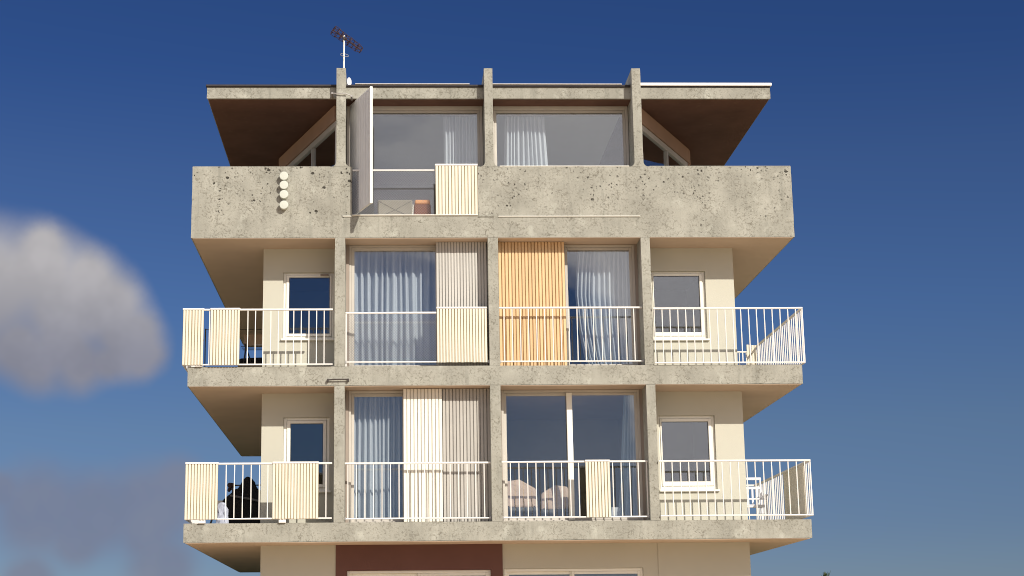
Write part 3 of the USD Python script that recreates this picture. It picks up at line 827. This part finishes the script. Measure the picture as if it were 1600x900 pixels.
D_ = thing('satellite_dish', 'small white satellite dish peeking out right of the left fin', 'satellite dish', (-2.786, .62, 12.47))
prof = np.array([[0, 0], [.03, .004], [.06, .016], [.085, .034], [.088, .036], [.086, .041], [.06, .024], [.03, .012], [0, .008]])
m = trimesh.creation.revolve(prof, sections=32); v = np.array(m.vertices)
a = math.radians(62); v = np.stack([v[:, 0] * math.cos(a) + v[:, 2] * math.sin(a) * .7, -v[:, 2] * .7 + v[:, 0] * .35, v[:, 1]], 1)
MB().add(v + [0.02, 0, .02], m.faces).build('dish', M['white_plastic'], D_, smooth=40)
MB().tube([(0, 0, .02), (.03, 0, -.06), (.0, .0, -.10)], .010, 6).build('bracket', M['dark_steel'], D_)

# top floor: grey cushion and the red-brown stool behind the net
C = thing('cushion', 'grey folded seat cushion behind the net of the top floor opening', 'cushion', (-1.86, .36, 9.65))
MB().mesh(rbox(-.33, .33, -.11, .13, 0, .365, .035)).build('pad', M['grey_cloth'], C, smooth=40)
k = MB()
for s in (-1, 1):
    k.tube([(s * -.30, -.113, .33), (0, -.114, .16), (s * .30, -.113, .02)], .005, 5)
k.build('seam', M['strap'], C)
S = thing('stool', 'red-brown stool with an orange padded top behind the net', 'stool', (-1.34, .36, 9.65))
MB().mesh(rbox(-.16, .16, -.12, .12, .06, .275, .03)).build('body', M['red_brown'], S, smooth=40)
MB().mesh(rbox(-.145, .145, -.125, .12, .276, .362, .03)).build('top', M['orange_cloth'], S, smooth=40)
for x in (-.195, .13):
    for y in (-.1, .08):
        MB().tube([(x, y, 0), (x + (.02 if x < 0 else 0), y, .27 if x < 0 else .07)], .012, 6).build('leg', M['white'], S)

# lower bay: two armchairs under beige cloth
def armchair(name, label, loc, w, h, tilt, seed):
    o = thing(name, label, 'armchair', loc, tilt, None)
    back = blob([[(-w * .42, .02, h * .44, .05), (w * .42, .02, h * .42, .05), (-w * .44, .06, h * .93, .045), (-w * .05, .08, h * .97, .045), (w * .40, .06, h * .78, .045)]], .035, 10)
    v = np.array(back.vertices); v[:, 1] += (meshkit.fbm(v * [9, 4, 5], 3, seed) - .5) * .05; back.vertices = v
    MB().mesh(back).build('backrest', M['beige_cloth'], o, smooth=True)
    seat = blob([[(-w * .44, -.02, h * .33, .05), (w * .44, -.02, h * .33, .05), (-w * .42, -.14 + .42, h * .32, .05), (w * .42, -.14 + .42, h * .32, .05)]], .05, 6)
    MB().mesh(seat).build('seat', M['strap'], o, smooth=True)
    for x in (-w * .42, w * .42):
        for y in (-.02, .28): MB().tube([(x, y, 0), (x * .96, y, h * .42)], .014, 6).build('leg', M['dark_steel'], o)
    for s in (-1, 1):
        MB().tube([(s * w * .5, .03, h * .45), (s * w * .52, .05, h * .58), (s * w * .5, .30, h * .58), (s * w * .46, .32, h * .42)], .014, 6).build('armrest', M['dark_steel'], o)
    return o


armchair('armchair', 'beige cloth armchair with rounded back at the left window edge', (.47, .86, L1 + .0), .60, .83, .0, 3)
armchair('armchair', 'low beige armchair in creased cloth left of the white mullion', (1.10, .90, L1 + .0), -.50, .72, .0, 8)
Bw = thing('bowl', 'round white bowl on the floor right of the railing slat panel', 'bowl', (2.20, .95, L1))
prof = np.array([[0, .0], [.10, 0], [.13, .03], [.19, .16], [.215, .30], [.205, .305], [.18, .17], [.12, .05], [0, .03]])
MB().mesh(trimesh.creation.revolve(prof, sections=36)).build('shell', M['white_plastic'], Bw, smooth=40)

# lower left balcony: covered grill, bar and bag
Gc = thing('covered_grill', 'tall grill under a black cover on the lower left balcony', 'grill', (-4.72, 2.2, L1))
cov = blob([[(-.34, 0, .06, .05), (.36, 0, .06, .05), (-.34, .45, .06, .05), (.36, .45, .06, .05), (-.42, .05, .60, .06), (.42, .05, .62, .06), (-.40, .4, .60, .06), (.42, .4, .6, .06)],
            [(-.42, .05, .58, .06), (.42, .05, .62, .06), (-.26, .1, .78, .05), (.34, .1, .76, .05), (-.26, .35, .76, .05), (.34, .35, .76, .05)],
            [(-.16, .12, .78, .06), (.14, .12, .80, .06), (-.02, .15, 1.015, .075), (.02, .3, .98, .07), (-.14, .3, .76, .06)]], .045, 14)
v = np.array(cov.vertices); n = np.array(cov.vertex_normals)
v += n * ((meshkit.fbm(v * [9, 9, 2.2], 3, 5) - .5) * .07)[:, None]; cov.vertices = v
MB().mesh(cov).build('cover', M['black_cloth'], Gc, smooth=True)
MB().tube([(-.34, -.045, .70), (0, -.055, .64), (.36, -.05, .56)], [.022, .022, .022], 6).build('strap', M['strap'], Gc)
for x in (-.3, .32):
    for y in (.05, .4): MB().tube([(x, y, 0), (x, y, .1)], .03, 8).build('foot', M['dark_steel'], Gc)
Pb = thing('parasol_pole', 'dark pole with a reddish end knob lying behind the black cover', 'pole', (-5.14, 2.85, L1))
MB().tube([(0.0, 0, .965), (.40, 0, .966), (.80, 0, .968)], .012, 8).build('shaft', M['dark_steel'], Pb)
MB().mesh(blob([[(0, 0, .97, .05), (.07, 0, .965, .045)], [(-.01, 0, .87, .035), (.02, 0, .94, .035)]], .03, 6)).build('knob', M['rust'], Pb, smooth=True)
MB().tube([(.03, 0, .9), (.10, 0, .82), (.18, .0, .78)], .014, 6).build('crank', M['dark_steel'], Pb)
for x in (.06, .74): MB().tube([(x, 0, 0), (x, 0, .965)], .014, 6).build('stand', M['dark_steel'], Pb)
Bg = thing('bag', 'crumpled pale plastic bag left of the black covered grill', 'bag', (-5.17, 1.75, L1))
bag = blob([[(-.05, 0, .10, .08), (.07, 0, .10, .08), (-.03, .05, .50, .05), (.03, .04, .46, .05)]], .03, 6)
v = np.array(bag.vertices); v += np.array(bag.vertex_normals) * ((meshkit.fbm(v * 11, 3, 9) - .5) * .12)[:, None]; bag.vertices = v
MB().mesh(bag).build('sack', M['bag'], Bg, smooth=True)
Uc = thing('folded_chair', 'dark folded chair leaning behind the pale bag', 'chair', (-5.30, 2.0, L1))
MB().tube([(-.16, 0, 0), (-.02, .06, .45), (.02, .08, .56)], .018, 6).tube([(.14, 0, 0), (.06, .08, .42), (-.12, .1, .66)], .018, 6).build('frame', M['dark_steel'], Uc)
MB().obox((-.14, .09), (.12, .07), .03, .36, .60, .008).build('seat', M['strap'], Uc)

# upper left balcony: clothes airer and line
R_ = thing('clothes_airer', 'dark folding clothes airer on the upper left balcony', 'clothes airer', (-4.76, 3.0, M1))
for s in (-1, 1):
    MB().tube([(-.19, s * .22, 0), (-.12, s * .02, .98)], .011, 6).tube([(-.13, s * .22, .95), (.20, -s * .22, 0.0)], .011, 6).build('leg', M['dark_steel'], R_)
for q, z in enumerate((.90, .90, .90)):
    MB().tube([(-.20, -.2 + .2 * q, z), (.28, -.2 + .2 * q, z)], .008, 6).build('bar', M['dark_steel'], R_)
MB().tube([(.02, .2, 1.0), (.22, .2, 1.0)], .010, 6).build('bar', M['white'], R_, 'short white bar')
MB().mesh(blob([[(-.2, 0, .62, .07), (-.05, .05, .64, .06), (.3, 0, .66, .05), (.3, .1, .40, .1), (-.2, .1, .40, .1)]], .05, 8)).build('laundry', M['black_cloth'], R_, smooth=True)
Cl = thing('clothes_line', 'thin dark line strung across the gap between two cream railing panels', 'clothes line', (-5.70, 3.0, M1))
MB().tube([(0, 0, 1.285), (.65, 0, 1.283), (1.3, 0, 1.286)], .007, 5).build('cord', M['dark_steel'], Cl)
MB().tube([(0, 0, 0), (0, 0, 1.30)], .012, 6).build('post', M['dark_steel'], Cl)

# lower right balcony: white slatted chair
W_ = thing('garden_chair', 'white slatted garden chair behind the lower right railing', 'chair', (5.10, 2.35, L1))
for x in (-.25, .26):
    MB().tube([(x, .25, 0), (x, .27, .45), (x + .01, .33, 1.02)], .018, 8).build('leg', M['white_plastic'], W_)
    MB().tube([(x, -.22, 0), (x, -.20, .42), (x, -.18, .62)], .018, 8).build('leg', M['white_plastic'], W_)
    MB().box(x - .03, x + .03, -.24, .30, .625, .655, .008).build('armrest', M['white_plastic'], W_)
MB().box(-.28, .29, .305, .345, .985, 1.035, .01).build('top_bar', M['white_plastic'], W_)
MB().box(-.24, .25, .285, .315, .80, .85, .008).build('back_bar', M['white_plastic'], W_)
for i in range(5):
    x = -.19 + i * .095; MB().box(x - .018, x + .018, .272, .284, .46, .80, .004).build('slat', M['white_plastic'], W_)
for i, z in enumerate((.25, .40, .55)):
    MB().box(-.25, .26, -.215, -.195, z, z + .028, .004).build('cross_bar', M['white_plastic'], W_)
MB().box(-.26, .27, -.22, .26, .43, .455, .006).build('seat', M['white_plastic'], W_)
# upper right balcony: narrow leaning panel
N_ = thing('slat_board', 'narrow cream slat board leaning at the upper right side railing', 'board', (5.53, 3.55, M1))
for i in range(4):
    MB().box(-.105 + .053 * i, -.060 + .053 * i, -.01, .01, .01, 1.03 - .004 * i, .004).build('slat', M['slat_cream'], N_)
MB().box(-.108, .108, .0105, .025, .2, .26, .003).box(-.108, .108, .0105, .025, .8, .86, .003).build('batten', M['back_cream'], N_)

# ------------------------------------------------------------------ the tree whose tip shows at the lower right
T = thing('tree', 'tip of a green leafy tree at the lower right', 'tree', (9.52, 14.0, 0.12))
k = MB().tube([(0, 0, -.1), (.05, .02, 1.0), (-.02, .05, 2.0), (.02, 0, 3.1)], [.13, .10, .07, .02], 10)
r = random.Random(11)
for i in range(9):
    a = i * 2.4; z = 1.2 + i * .18; L = .9 - i * .06
    k.tube([(0, 0, z), (L * .5 * math.cos(a), L * .5 * math.sin(a), z + .3), (L * math.cos(a), L * math.sin(a), z + .45)], [.035, .022, .008], 6)
k.build('trunk', M['bark'], T, smooth=True)
V, F = [], []
def blade(o, dr, L, w):
    o, dr = np.array(o, float), np.array(dr, float); dr /= np.linalg.norm(dr)
    s = np.cross(dr, [r.uniform(-1, 1), r.uniform(-1, 1), .3]); s /= np.linalg.norm(s)
    n = len(V); bend = np.array([0, 0, -.18 * L])
    V.extend([o, o + dr * L * .45 + s * w, o + dr * L + bend, o + dr * L * .45 - s * w]); F.extend([[n, n + 1, n + 2], [n, n + 2, n + 3]])
for i in range(3200):
    a = r.uniform(0, 6.283); z = r.uniform(1.1, 3.25); q = math.sqrt(max(0, 1 - ((z - 2.0) / 1.35) ** 2)) * r.uniform(.35, 1.0) * 1.15
    if meshkit.noise(np.array([[math.cos(a) * q * 2.2, math.sin(a) * q * 2.2, z * 2.2]]), 4)[0] < .42: continue
    blade((q * math.cos(a), q * math.sin(a), z), (math.cos(a) * .6 + r.uniform(-.5, .5), math.sin(a) * .6 + r.uniform(-.5, .5), r.uniform(-.1, .9)), r.uniform(.10, .20), r.uniform(.015, .03))
for i in range(26):
    blade((r.uniform(-.10, .06), r.uniform(-.08, .08), 3.22 + r.uniform(-.1, .12)), (r.uniform(-.35, .5), r.uniform(-.3, .3), 1.0), r.uniform(.18, .33), .022)
MB().add(V, F).build('crown', M['leaf'], T)
